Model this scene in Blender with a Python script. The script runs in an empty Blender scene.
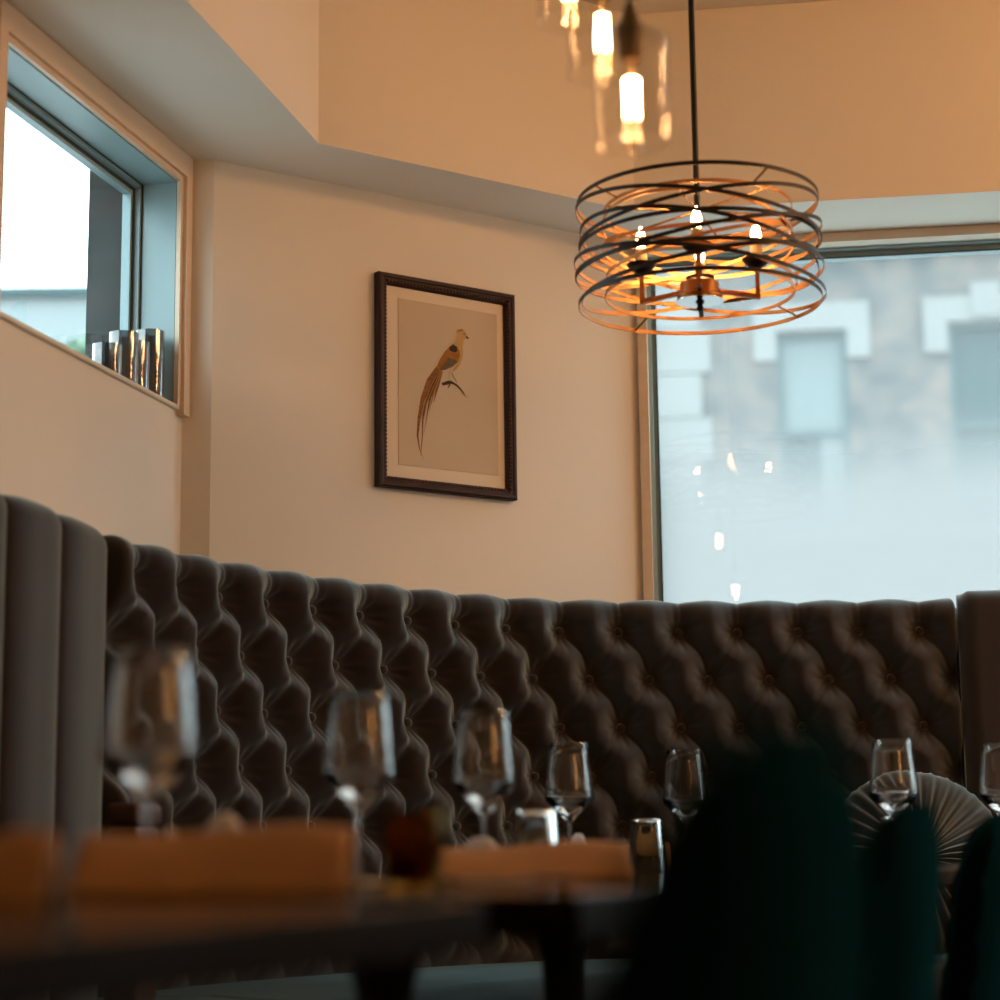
import bpy, math, random
import numpy as np
from mathutils import Vector, Matrix
random.seed(7)
C = bpy.context.scene.collection
PI = math.pi

# ------------------------------------------------------------------ camera geometry
F_PX, PITCH, ROLL, CAM_Z = 2000.0, math.atan(350/2000.0), 0.012, 0.785
_F = np.array([0, math.cos(PITCH), math.sin(PITCH)])
_U0 = np.array([0, -math.sin(PITCH), math.cos(PITCH)])
_R0 = np.array([1.0, 0, 0])
_R = _R0*math.cos(ROLL) - _U0*math.sin(ROLL)
_U = _U0*math.cos(ROLL) + _R0*math.sin(ROLL)
CAM = np.array([0, 0, CAM_Z])
def ray(x, y): return _F + _R*(x-500)/F_PX - _U*(y-500)/F_PX
def at(x, y, Y):
    d = ray(x, y); return Vector(CAM + d*Y/d[1])
def on_plane(x, y, p, n):
    d = ray(x, y); n = np.array(n); t = (np.array(p)-CAM) @ n/(d @ n); return Vector(CAM + d*t)

# ------------------------------------------------------------------ materials
def new_mat(name):
    m = bpy.data.materials.new(name); m.use_nodes = True
    nt = m.node_tree; nt.nodes.clear()
    out = nt.nodes.new('ShaderNodeOutputMaterial')
    return m, nt, out
def pbr(name, col, rough=.5, metal=0, sheen=0, sheen_tint=None, noise=None, bump=None, spec=.5, coat=0, aniso=None):
    m, nt, out = new_mat(name)
    b = nt.nodes.new('ShaderNodeBsdfPrincipled')
    b.inputs['Base Color'].default_value = (*col, 1)
    b.inputs['Roughness'].default_value = rough
    b.inputs['Metallic'].default_value = metal
    b.inputs['Specular IOR Level'].default_value = spec
    b.inputs['Coat Weight'].default_value = coat
    if sheen:
        b.inputs['Sheen Weight'].default_value = sheen
        b.inputs['Sheen Roughness'].default_value = .46
        b.inputs['Sheen Tint'].default_value = (*(sheen_tint or (1, 1, 1)), 1)
    tc = nt.nodes.new('ShaderNodeTexCoord')
    if noise:                       # (scale, second colour, stretch)
        sc, col2, st = noise
        mp = nt.nodes.new('ShaderNodeMapping'); mp.inputs['Scale'].default_value = st
        nz = nt.nodes.new('ShaderNodeTexNoise'); nz.inputs['Scale'].default_value = sc; nz.inputs['Detail'].default_value = 5
        rp = nt.nodes.new('ShaderNodeValToRGB')
        rp.color_ramp.elements[0].position = .3; rp.color_ramp.elements[1].position = .7
        rp.color_ramp.elements[0].color = (*col, 1); rp.color_ramp.elements[1].color = (*col2, 1)
        nt.links.new(tc.outputs['Object'], mp.inputs['Vector']); nt.links.new(mp.outputs['Vector'], nz.inputs['Vector'])
        nt.links.new(nz.outputs['Fac'], rp.inputs['Fac']); nt.links.new(rp.outputs['Color'], b.inputs['Base Color'])
    if bump:                        # (scale, strength, distance)
        nz2 = nt.nodes.new('ShaderNodeTexNoise'); nz2.inputs['Scale'].default_value = bump[0]; nz2.inputs['Detail'].default_value = 3
        bp = nt.nodes.new('ShaderNodeBump'); bp.inputs['Strength'].default_value = bump[1]; bp.inputs['Distance'].default_value = bump[2]
        nt.links.new(tc.outputs['Object'], nz2.inputs['Vector']); nt.links.new(nz2.outputs['Fac'], bp.inputs['Height'])
        nt.links.new(bp.outputs['Normal'], b.inputs['Normal'])
    nt.links.new(b.outputs['BSDF'], out.inputs['Surface'])
    return m
def emitter(name, col, strength):
    m, nt, out = new_mat(name)
    e = nt.nodes.new('ShaderNodeEmission'); e.inputs['Color'].default_value = (*col, 1); e.inputs['Strength'].default_value = strength
    nt.links.new(e.outputs['Emission'], out.inputs['Surface']); return m
def thin_glass(name, tint=(1, 1, 1), refl=1.0, ior=1.5, rough=0.0):
    m, nt, out = new_mat(name)
    t = nt.nodes.new('ShaderNodeBsdfTransparent'); t.inputs['Color'].default_value = (*tint, 1)
    g = nt.nodes.new('ShaderNodeBsdfGlossy'); g.inputs['Roughness'].default_value = rough
    fr = nt.nodes.new('ShaderNodeLayerWeight'); fr.inputs['Blend'].default_value = .5      # facing = 1-|cos|
    po = nt.nodes.new('ShaderNodeMath'); po.operation = 'POWER'; po.inputs[1].default_value = 5
    mu = nt.nodes.new('ShaderNodeMath'); mu.operation = 'MULTIPLY_ADD'; mu.use_clamp = True
    f0 = ((ior-1)/(ior+1))**2
    mu.inputs[1].default_value = refl*(1-f0); mu.inputs[2].default_value = refl*f0
    mx = nt.nodes.new('ShaderNodeMixShader')
    nt.links.new(fr.outputs['Facing'], po.inputs[0]); nt.links.new(po.outputs[0], mu.inputs[0]); nt.links.new(mu.outputs[0], mx.inputs['Fac'])
    nt.links.new(t.outputs[0], mx.inputs[1]); nt.links.new(g.outputs[0], mx.inputs[2])
    nt.links.new(mx.outputs[0], out.inputs['Surface']); return m
def solid_glass(name, col=(1, 1, 1), ior=1.5, rough=0.0):
    m, nt, out = new_mat(name)
    g = nt.nodes.new('ShaderNodeBsdfGlass'); g.inputs['Color'].default_value = (*col, 1)
    g.inputs['IOR'].default_value = ior; g.inputs['Roughness'].default_value = rough
    nt.links.new(g.outputs[0], out.inputs['Surface']); return m

PAINT = (.74, .668, .570)
M = {}
M['paint'] = pbr('cream_wall_paint', PAINT, .75, bump=(160, .12, .002), spec=.25)
M['ceiling'] = pbr('ceiling_paint', (.78, .72, .63), .8, spec=.2)
M['trim'] = pbr('painted_wood_trim', (.70, .55, .40), .42, noise=(6, (.66, .50, .36), (1, 1, 8)))
M['frame_white'] = pbr('pale_window_frame', (.26, .37, .39), .4)
M['frame_dark'] = pbr('dark_window_gasket', (.02, .03, .03), .5)
M['floor'] = pbr('dark_floor_wood', (.035, .022, .016), .45, noise=(4, (.055, .034, .022), (1, 12, 1)))
M['velvet'] = pbr('grey_brown_velvet', (.018, .0108, .0088), .85, sheen=.95, sheen_tint=(.70, .86, .90), noise=(9, (.024, .0155, .013), (1, 1, 1)), bump=(420, .12, .001), spec=.2)
M['seat'] = pbr('dark_teal_grey_seat_fabric', (.012, .0150, .0155), .8, sheen=.42, sheen_tint=(.46, .78, .86), bump=(420, .12, .001), spec=.2)
M['plinth'] = pbr('banquette_plinth', (.02, .017, .015), .6)
M['teal_velvet'] = pbr('dark_teal_velvet', (.0010, .0050, .0062), .8, sheen=.07, sheen_tint=(.05, .58, .68), noise=(12, (.0014, .0066, .0080), (1, 1, 1)), bump=(300, .1, .001), spec=.0)
M['cushion'] = pbr('grey_velvet_pleats', (.034, .031, .027), .85, sheen=.8, sheen_tint=(.62, .84, .92), bump=(300, .1, .001), spec=.2)
M['black_metal'] = pbr('black_metal', (.015, .014, .014), .38, metal=.6)
M['chair_leg'] = pbr('dark_chair_leg_wood', (.03, .02, .014), .45)
M['table'] = pbr('dark_polished_wood', (.012, .007, .005), .09, noise=(5, (.018, .011, .007), (1, 9, 1)), spec=.28)
M['table_edge'] = pbr('dark_matte_table_edge', (.006, .0042, .0034), .7, spec=.05)
M['tan'] = pbr('tan_leather', (.37, .182, .048), .62, noise=(14, (.30, .145, .038), (1, 1, 1)), bump=(180, .25, .001))
M['tan_in'] = pbr('cream_menu_paper', (.62, .48, .34), .8)
M['linen'] = pbr('pale_linen', (.60, .57, .54), .9, bump=(500, .3, .001), spec=.2)
M['case'] = pbr('dark_brown_leather', (.055, .022, .012), .5, bump=(220, .3, .001))
M['bronze'] = pbr('dark_bronze_metal', (.010, .006, .004), .5, metal=.2, spec=.25)
M['gold'] = pbr('lit_hoop_metal', (.44, .22, .08), .48, metal=.9)  # lit copy of the hoop finish, bulb light put into the colour
M['hub'] = pbr('warm_bronze_metal', (.20, .095, .035), .35, metal=.9)
M['chrome'] = pbr('polished_steel', (.70, .70, .70), .14, metal=1)
M['brass'] = pbr('aged_brass', (.14, .09, .035), .45, metal=.9)
M['sleeve'] = pbr('ivory_candle_sleeve', (.72, .50, .26), .6)
M['bulb'] = emitter('candle_bulb_glow', (1, .52, .20), 200)
M['filament'] = emitter('filament_glow', (1, .53, .23), 180)
M['filament_low'] = emitter('filament_support_glow', (1, .53, .21), 1.6)
M['amber_shade'] = emitter('amber_shade_glow', (1, .44, .11), 24)
M['globe'] = emitter('warm_globe_glow', (1, .485, .18), 165)
M['glass_shade'] = thin_glass('clear_shade_glass', (.97, .97, .96), 1.0)
M['bulb_glass'] = thin_glass('bulb_glass', (1, .96, .90), .7)
M['pane'] = thin_glass('window_glass', (.97, .985, .985), .38)
M['pane_left'] = thin_glass('tinted_window_glass', (.93, .945, .95), .9)
M['wine'] = solid_glass('wine_glass_crystal', (1, 1, 1), 1.5)
M['tumbler'] = solid_glass('tumbler_glass', (.95, .99, 1), 1.5)
M['amber'] = solid_glass('amber_votive_glass', (.56, .37, .15), 1.5, .08)
M['wax'] = pbr('candle_wax', (.55, .40, .22), .6)
M['cylinder'] = thin_glass('smoked_cylinder_glass', (.42, .44, .44), 3.0)
M['picture_wood'] = pbr('dark_picture_frame_wood', (.020, .0065, .004), .5, noise=(20, (.032, .011, .006), (1, 1, 1)), spec=.2)
M['bead'] = pbr('bronzed_beading', (.075, .030, .012), .45, metal=.2, spec=.3)
M['mat'] = pbr('cream_mat_board', (.72, .60, .46), .85, spec=.2)
M['print'] = pbr('aged_print_paper', (.56, .45, .32), .85, noise=(5, (.52, .41, .29), (1, 1, 1)), spec=.2)
M['ink_gold'] = pbr('bird_ochre_ink', (.36, .155, .030), .8, noise=(60, (.26, .10, .02), (1, 1, 1)), spec=.2)
M['ink_tail'] = pbr('bird_rust_ink', (.15, .055, .020), .8, noise=(50, (.25, .11, .035), (1, 1, 3)), spec=.2)
M['ink_dark'] = pbr('bird_dark_ink', (.045, .030, .018), .8, spec=.2)
M['ink_grey'] = pbr('bird_grey_ink', (.15, .11, .06), .8, noise=(90, (.09, .07, .04), (1, 1, 1)), spec=.2)
M['ink_pale'] = pbr('bird_pale_ink', (.46, .29, .11), .8, spec=.2)
M['ink_branch'] = pbr('branch_brown_ink', (.07, .032, .014), .8, spec=.2)
M['stone'] = pbr('pale_limestone', (0.1739, 0.1739, 0.1702), .85, noise=(1.5, (0.1554, 0.1554, 0.1517), (1, 1, 1)))
M['teal_frame'] = pbr('teal_painted_sash', (.010, .048, .055), .5)
M['blind'] = pbr('pale_window_blind', (0.1073, 0.1369, 0.1421), .8)
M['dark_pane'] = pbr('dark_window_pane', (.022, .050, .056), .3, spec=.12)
M['asphalt'] = pbr('grey_asphalt', (.26, .27, .27), .9, noise=(2, (.31, .32, .32), (1, 1, 1)))
M['render_wall'] = pbr('pale_blue_render', (0.1739, 0.2072, 0.2109), .8, noise=(.6, (0.185, 0.2109, 0.2146), (1, 1, 1)))
M['leaf'] = pbr('green_leaves', (0.0629, 0.1258, 0.0703), .7, noise=(3, (0.0888, 0.1554, 0.0851), (1, 1, 1)))
M['bark'] = pbr('tree_bark', (.06, .04, .03), .9)
M['screen'] = pbr('lamp_canopy_metal', (.05, .04, .035), .4, metal=.8)

def brick_mat(name, c1, c2, mortar, scale, bw=.215, bh=.075):
    m, nt, out = new_mat(name)
    b = nt.nodes.new('ShaderNodeBsdfPrincipled'); b.inputs['Roughness'].default_value = .9; b.inputs['Specular IOR Level'].default_value = .2
    tc = nt.nodes.new('ShaderNodeTexCoord'); sp = nt.nodes.new('ShaderNodeSeparateXYZ'); cb = nt.nodes.new('ShaderNodeCombineXYZ')
    ad = nt.nodes.new('ShaderNodeMath'); ad.operation = 'ADD'
    br = nt.nodes.new('ShaderNodeTexBrick')
    br.inputs['Color1'].default_value = (*c1, 1); br.inputs['Color2'].default_value = (*c2, 1); br.inputs['Mortar'].default_value = (*mortar, 1)
    br.inputs['Scale'].default_value = scale; br.inputs['Brick Width'].default_value = bw; br.inputs['Row Height'].default_value = bh
    br.inputs['Mortar Size'].default_value = .010; br.inputs['Bias'].default_value = -.1
    nz = nt.nodes.new('ShaderNodeTexNoise'); nz.inputs['Scale'].default_value = 2.2; nz.inputs['Detail'].default_value = 3
    mx = nt.nodes.new('ShaderNodeMix'); mx.data_type = 'RGBA'; mx.blend_type = 'MULTIPLY'; mx.inputs[0].default_value = 1.0
    nt.links.new(tc.outputs['Object'], sp.inputs[0])
    nt.links.new(sp.outputs['X'], ad.inputs[0]); nt.links.new(sp.outputs['Y'], ad.inputs[1])
    nt.links.new(ad.outputs[0], cb.inputs['X']); nt.links.new(sp.outputs['Z'], cb.inputs['Y'])
    nt.links.new(cb.outputs[0], br.inputs['Vector']); nt.links.new(tc.outputs['Object'], nz.inputs['Vector'])
    rp = nt.nodes.new('ShaderNodeValToRGB'); rp.color_ramp.elements[0].position = .36; rp.color_ramp.elements[1].position = .62
    rp.color_ramp.elements[0].color = (.42, .56, .63, 1); rp.color_ramp.elements[1].color = (1, .97, .95, 1)
    nt.links.new(nz.outputs['Fac'], rp.inputs['Fac'])
    nt.links.new(br.outputs['Color'], mx.inputs[6]); nt.links.new(rp.outputs['Color'], mx.inputs[7])
    nt.links.new(mx.outputs[2], b.inputs['Base Color']); nt.links.new(b.outputs[0], out.inputs['Surface']); return m
M['brick'] = brick_mat('red_brown_brick', (0.138, 0.104, 0.094), (0.086, 0.083, 0.083), (0.152, 0.142, 0.132), 1.0)
M['brick_dark'] = brick_mat('dark_brown_brick', (0.0518, 0.037, 0.0296), (0.037, 0.02812, 0.02368), (0.0444, 0.037, 0.0333), 1.0)

def film_mat():
    # frosting film: nearly opaque milky low down, thinning out with height
    m, nt, out = new_mat('frosted_window_film')
    ge = nt.nodes.new('ShaderNodeNewGeometry'); sp = nt.nodes.new('ShaderNodeSeparateXYZ')
    nz = nt.nodes.new('ShaderNodeTexNoise'); nz.inputs['Scale'].default_value = 3.5; nz.inputs['Detail'].default_value = 4
    ma = nt.nodes.new('ShaderNodeMath'); ma.operation = 'MULTIPLY_ADD'; ma.inputs[1].default_value = .10
    mr = nt.nodes.new('ShaderNodeMapRange'); mr.interpolation_type = 'SMOOTHSTEP'
    mr.inputs['From Min'].default_value = 1.72; mr.inputs['From Max'].default_value = 2.02
    mr.inputs['To Min'].default_value = .97; mr.inputs['To Max'].default_value = .38
    tr = nt.nodes.new('ShaderNodeBsdfTransparent'); tl = nt.nodes.new('ShaderNodeBsdfTranslucent')
    tl.inputs['Color'].default_value = (.186, .177, .175, 1)
    mx = nt.nodes.new('ShaderNodeMixShader')
    L = nt.links.new
    L(ge.outputs['Position'], sp.inputs[0]); L(ge.outputs['Position'], nz.inputs['Vector'])
    L(nz.outputs['Fac'], ma.inputs[0]); L(sp.outputs['Z'], ma.inputs[2]); L(ma.outputs[0], mr.inputs['Value'])
    L(mr.outputs['Result'], mx.inputs['Fac']); L(tr.outputs[0], mx.inputs[1]); L(tl.outputs[0], mx.inputs[2])
    L(mx.outputs[0], out.inputs['Surface']); return m
M['film'] = film_mat()

# ------------------------------------------------------------------ mesh helpers
class MB:
    def __init__(s): s.v, s.f, s.mi = [], [], []
    def add(s, vs, fs, mi=0):
        b = len(s.v); s.v += [tuple(v) for v in vs]; s.f += [tuple(i+b for i in f) for f in fs]; s.mi += [mi]*len(fs)
    def box(s, a, b, mi=0):
        x0, y0, z0 = a; x1, y1, z1 = b
        s.add([(x0,y0,z0),(x1,y0,z0),(x1,y1,z0),(x0,y1,z0),(x0,y0,z1),(x1,y0,z1),(x1,y1,z1),(x0,y1,z1)],
              [(0,3,2,1),(4,5,6,7),(0,1,5,4),(1,2,6,5),(2,3,7,6),(3,0,4,7)], mi)
    def fbox(s, o, ex, ey, a, b, mi=0):
        """box in a local frame: origin o, unit axes ex, ey (horizontal) and z up"""
        x0, y0, z0 = a; x1, y1, z1 = b
        P = lambda x, y, z: tuple(Vector(o) + Vector(ex)*x + Vector(ey)*y + Vector((0,0,z)))
        s.add([P(x0,y0,z0),P(x1,y0,z0),P(x1,y1,z0),P(x0,y1,z0),P(x0,y0,z1),P(x1,y0,z1),P(x1,y1,z1),P(x0,y1,z1)],
              [(0,3,2,1),(4,5,6,7),(0,1,5,4),(1,2,6,5),(2,3,7,6),(3,0,4,7)], mi)
    def prism(s, poly, z0, z1, mi=0):
        n = len(poly)
        s.add([(p[0],p[1],z0) for p in poly]+[(p[0],p[1],z1) for p in poly],
              [tuple(range(n-1,-1,-1)), tuple(range(n,2*n))]+[(i,(i+1)%n,(i+1)%n+n,i+n) for i in range(n)], mi)
    def lathe(s, prof, n=32, c=(0,0,0), mi=0, closed=False):
        cx, cy, cz = c; rings = []; vs = []; fs = []
        for r, z in prof:
            if r < 1e-6: rings.append([len(vs)]); vs.append((cx,cy,cz+z))
            else:
                rings.append(list(range(len(vs), len(vs)+n)))
                vs += [(cx+r*math.cos(2*PI*k/n), cy+r*math.sin(2*PI*k/n), cz+z) for k in range(n)]
        m = len(rings)
        for i in range(m if closed else m-1):
            a, b = rings[i], rings[(i+1) % m]
            for k in range(n):
                k2 = (k+1) % n
                if len(a) == 1 and len(b) == 1: break
                if len(a) == 1: fs.append((a[0], b[k2], b[k]))
                elif len(b) == 1: fs.append((a[k], a[k2], b[0]))
                else: fs.append((a[k], a[k2], b[k2], b[k]))
        s.add(vs, fs, mi)
    def tube(s, pts, r, n=10, mi=0, cap=True, closed=False):
        pts = [Vector(p) for p in pts]; m = len(pts); vs = []; fs = []
        rr = r if isinstance(r, (list, tuple)) else [r]*m
        up = None
        for i, p in enumerate(pts):
            if closed: t = pts[(i+1) % m]-pts[i-1]
            else: t = pts[min(i+1, m-1)]-pts[max(i-1, 0)]
            t.normalize()
            if up is None:
                up = Vector((0,0,1)) if abs(t.z) < .9 else Vector((1,0,0))
            x = up - t*up.dot(t); x.normalize(); up = x; y = t.cross(x)
            vs += [tuple(p + (x*math.cos(2*PI*k/n)+y*math.sin(2*PI*k/n))*rr[i]) for k in range(n)]
        for i in range(m if closed else m-1):
            a, b = i*n, ((i+1) % m)*n
            fs += [(a+k, a+(k+1)%n, b+(k+1)%n, b+k) for k in range(n)]
        if cap and not closed:
            fs += [tuple(range(n-1,-1,-1)), tuple(range((m-1)*n, m*n))]
        s.add(vs, fs, mi)
    def grid(s, P, nu, nv, mi=0, flip=False):
        """P: list of nu*nv points, v fastest"""
        fs = []
        for i in range(nu-1):
            for j in range(nv-1):
                a, b, c, d = i*nv+j, (i+1)*nv+j, (i+1)*nv+j+1, i*nv+j+1
                fs.append((a,d,c,b) if flip else (a,b,c,d))
        s.add(P, fs, mi)
    def build(s, name, mats, parent=None, smooth=True, angle=35, loc=None):
        me = bpy.data.meshes.new(name); me.from_pydata(s.v, [], s.f)
        for m in (mats if isinstance(mats, (list, tuple)) else [mats]): me.materials.append(m)
        if any(s.mi): me.polygons.foreach_set('material_index', s.mi)
        me.update()
        if smooth:
            me.polygons.foreach_set('use_smooth', [True]*len(me.polygons))
            try: me.set_sharp_from_angle(angle=math.radians(angle))
            except Exception: pass
        o = bpy.data.objects.new(name, me); C.objects.link(o)
        if parent is not None: o.parent = parent
        if loc is not None: o.location = loc
        return o
def bevel(o, w=.004, seg=2):
    md = o.modifiers.new('bevel', 'BEVEL'); md.width = w; md.segments = seg; md.limit_method = 'ANGLE'; md.angle_limit = math.radians(40); return o
def tag(o, label=None, cat=None, group=None, kind=None):
    if label: o['label'] = label
    if cat: o['category'] = cat
    if group: o['group'] = group
    if kind: o['kind'] = kind
    return o
def thing(name, label, cat, loc=(0,0,0), rz=0, group=None):
    o = bpy.data.objects.new(name, None); C.objects.link(o); o.empty_display_size = .05
    o.location = loc; o.rotation_euler = (0,0,rz)
    return tag(o, label, cat, group)
def struct(o): o['kind'] = 'structure'; return o
def dup(root, loc, rz, label, group=None):
    r = root.copy(); C.objects.link(r); r.location = loc; r.rotation_euler = (0,0,rz)
    tag(r, label, None, group)
    for ch in list(root.children):
        c = ch.copy(); C.objects.link(c); c.parent = r
        for g in list(ch.children):
            d = g.copy(); C.objects.link(d); d.parent = c
    return r
def spline(pts, step):
    """Catmull-Rom through plan points, resampled at an even step"""
    P = [np.array(p, float) for p in pts]
    P = [2*P[0]-P[1]] + P + [2*P[-1]-P[-2]]; out = []
    for i in range(1, len(P)-2):
        for t in np.linspace(0, 1, 60, endpoint=False):
            a, b, c, d = P[i-1], P[i], P[i+1], P[i+2]
            out.append(.5*(2*b+(c-a)*t+(2*a-5*b+4*c-d)*t*t+(3*b-a-3*c+d)*t**3))
    out.append(P[-2]); out = np.array(out)
    s = np.concatenate([[0], np.cumsum(np.linalg.norm(np.diff(out, axis=0), axis=1))])
    n = max(2, int(round(s[-1]/step))+1); u = np.linspace(0, s[-1], n)
    q = np.stack([np.interp(u, s, out[:,0]), np.interp(u, s, out[:,1])], 1)
    t = np.gradient(q, axis=0); t /= np.linalg.norm(t, axis=1)[:,None]
    return u, q, t

# ------------------------------------------------------------------ the room
ZC, ZS = 2.945, 2.405                       # ceiling, soffit
Z3 = Vector((0,0,1))
L_NEAR = Vector((-.9478, 3.664, 0)); L_DIR = Vector((.2390, .9710, 0)).normalized(); L_OUT = Vector((-L_DIR.y, L_DIR.x, 0))
L_END = L_NEAR + L_DIR*.892                 # far end of the left wall
P0 = Vector((-.6671, 4.5301, 0)); CN = Vector((.376, 5.252, 0))
W_DIR = Vector((1.338-.376, 5.117-5.252, 0)).normalized(); W_OUT = Vector((-W_DIR.y, W_DIR.x, 0))
P_DIR = (CN-P0).normalized(); P_OUT = Vector((-P_DIR.y, P_DIR.x, 0))
L_BACK = L_NEAR - L_DIR*6.6
XR, YB = 3.6, -2.6
W_END = CN + W_DIR*((XR-CN.x)/W_DIR.x)

def wall(name, o, ex, ey, s0, s1, z0, z1, openings, th, d0=0.0, mat='paint'):
    """wall from s0 to s1 along ex, thickness d0..th along ey, with rectangular openings (sa,sb,za,zb)"""
    mb = MB(); s = s0
    for sa, sb, za, zb in sorted(openings):
        if sa > s: mb.fbox(o, ex, ey, (s,d0,z0), (sa,th,z1))
        mb.fbox(o, ex, ey, (sa,d0,z0), (sb,th,za)); mb.fbox(o, ex, ey, (sa,d0,zb), (sb,th,z1)); s = sb
    mb.fbox(o, ex, ey, (s,d0,z0), (s1,th,z1))
    return struct(mb.build(name, M[mat], smooth=False))

WIN_L = (-.012, .845, 1.80, 2.338)
wall('wall_left', L_NEAR, L_DIR, L_OUT, -6.6, .892, 0, ZC, [WIN_L], .125)
b = MB()
for sa, sb, za, zb in [WIN_L]:
    b.fbox(L_NEAR, L_DIR, L_OUT, (-6.6,.127,-.1), (sa,.225,3.4)); b.fbox(L_NEAR, L_DIR, L_OUT, (sb,.127,-.1), (1.15,.225,3.4))
    b.fbox(L_NEAR, L_DIR, L_OUT, (sa,.127,-.1), (sb,.225,za)); b.fbox(L_NEAR, L_DIR, L_OUT, (sa,.127,zb+.12), (sb,.225,3.4))
struct(b.build('wall_left_outer_brick', M['brick_dark'], smooth=False))
# picture wall with the small return at its left end
b = MB(); b.prism([(L_END.x, L_END.y), (P0.x, P0.y), (CN.x, CN.y), (CN.x+P_OUT.x*.2+.0, CN.y+P_OUT.y*.2), (P0.x+P_OUT.x*.2-.1, P0.y+P_OUT.y*.2)], 0, ZC)
struct(b.build('wall_back', M['paint'], smooth=False))
WIN_R = (.024, 1.62, .95, 2.378)
WIN_S = (1.74, 3.06, .45, 2.378)
WLEN = (W_END-CN).length
wall('wall_right', CN, W_DIR, W_OUT, 0, WLEN, 0, ZC, [WIN_R, WIN_S], .14)
WIN_E = (6.2, 7.25, .70, 2.60)
XO, XEX, XEY = Vector((XR, YB, 0)), Vector((0, 1, 0)), Vector((1, 0, 0))
wall('wall_far_right', XO, XEX, XEY, 0, W_END.y+.1-YB, 0, ZC, [WIN_E], .12)
b = MB(); b.box((L_BACK.x-.2, YB-.12, 0), (XR+.12, YB, ZC)); struct(b.build('wall_rear', M['paint'], smooth=False))
b = MB(); b.box((-2.9, YB-.12, -.06), (XR+.12, 5.7, 0)); struct(b.build('floor', M['floor'], smooth=False))
roomp = [(L_BACK.x-.1, YB-.1), (XR+.1, YB-.1), (XR+.1, W_END.y+.1), (CN.x+.05, CN.y+.1), (P0.x-.1, P0.y+.1), (L_END.x-.1, L_END.y+.05)]
b = MB(); b.prism(roomp, ZC, ZC+.1); struct(b.build('ceiling', M['ceiling'], smooth=False))
# dropped soffit that runs round the bay
oA, oB = Vector((-.4109, 4.4268, 0)), Vector((.3561, 4.9578, 0))
oL = oA - Vector((math.sin(math.radians(12.8)), math.cos(math.radians(12.8)), 0))*7.15
oR = oB + W_DIR*((XR-oB.x)/W_DIR.x)
b = MB(); b.prism([(oL.x,oL.y),(oA.x,oA.y),(oB.x,oB.y),(oR.x,oR.y),(W_END.x,W_END.y),(CN.x,CN.y),(P0.x,P0.y),(L_END.x,L_END.y),(L_BACK.x,L_BACK.y)], ZS, ZC-.001)
struct(b.build('ceiling_soffit', M['paint'], smooth=False))

# left window: casing, frame, glass, sill
w1 = bpy.data.objects.new('window_1', None); C.objects.link(w1); w1['kind'] = 'structure'
def lbox(mb, a, c): mb.fbox(L_NEAR, L_DIR, L_OUT, a, c)
sa, sb, za, zb = WIN_L
b = MB()
lbox(b, (sa-.045,-.020,zb+.012), (.889,.0,ZS-.001)); lbox(b, (sa-.02,-.011,zb-.002), (sb+.012,.0,zb+.013))
lbox(b, (sb+.011,-.020,za-.02), (.889,.0,zb+.0125)); lbox(b, (sb-.004,-.011,za), (sb+.0115,.0,zb))
lbox(b, (sa-.045,-.020,za-.02), (sa-.013,.0,zb+.0125)); lbox(b, (sa-.014,-.011,za), (sa+.004,.0,zb))
b.build('window_casing', M['trim'], w1, smooth=False)
b = MB(); lbox(b, (sa+.0045,.001,zb-.0045), (sb-.0045,.0840,zb-.0005)); lbox(b, (sb-.0045,.001,za+.0015), (sb-.0005,.0840,zb-.0005)); lbox(b, (sa+.0005,.001,za+.0015), (sa+.0045,.0840,zb-.0005))
b.build('reveal_daylight_board', M['frame_white'], w1, smooth=False)  # boards added to the reveal, daylight put into their pale teal colour
b = MB(); lbox(b, (sa-.05,-.010,za-.010), (sb+.012,.086,za+.001)); bevel(b.build('window_sill', M['paint'], w1, smooth=False), .004)
b = MB()
for d0, d1, wd in ((.088,.102,.014),(.104,.125,.030)):
    lbox(b, (sa,d0,za), (sa+wd,d1,zb)); lbox(b, (sb-wd,d0,za), (sb,d1,zb)); lbox(b, (sa+wd,d0,za), (sb-wd,d1,za+wd)); lbox(b, (sa+wd,d0,zb-wd), (sb-wd,d1,zb))
b.build('window_frame', M['frame_white'], w1, smooth=False)
b = MB()
for d0, d1, wd in ((.0845,.0885,.006),(.101,.105,.021)):
    lbox(b, (sb-wd,d0,za), (sb-.0005,d1,zb)); lbox(b, (sa,d0,zb-wd), (sb-wd,d1,zb-.0005)); lbox(b, (sa+.0005,d0,za), (sa+wd,d1,zb-wd))
b.build('window_gasket', M['frame_dark'], w1, smooth=False)
b = MB(); lbox(b, (sa+.028,.112,za+.028), (sb-.028,.116,zb-.028)); b.build('window_pane', M['pane_left'], w1, smooth=False)

# right window
w2 = bpy.data.objects.new('window_2', None); C.objects.link(w2); w2['kind'] = 'structure'
def rbox(mb, a, c): mb.fbox(CN, W_DIR, W_OUT, a, c)
sa, sb, za, zb = WIN_R
b = MB()
rbox(b, (.003,-.022,za-.05), (sa+.004,.0,zb+.001)); rbox(b, (.003,-.022,zb), (sb+.05,.0,ZS-.001)); rbox(b, (sb-.004,-.022,za-.05), (sb+.05,.0,zb+.001))
b.build('window_casing', M['trim'], w2, smooth=False)
b = MB()
for d0, d1, wd, zt in ((.030,.055,.012,.006),(.058,.10,.022,.020)):
    rbox(b, (sa,d0,za), (sa+wd,d1,zb)); rbox(b, (sb-wd,d0,za), (sb,d1,zb)); rbox(b, (sa+wd,d0,za), (sb-wd,d1,za+wd)); rbox(b, (sa+wd,d0,zb-zt), (sb-wd,d1,zb))
b.build('window_frame', M['frame_white'], w2, smooth=False)
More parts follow.
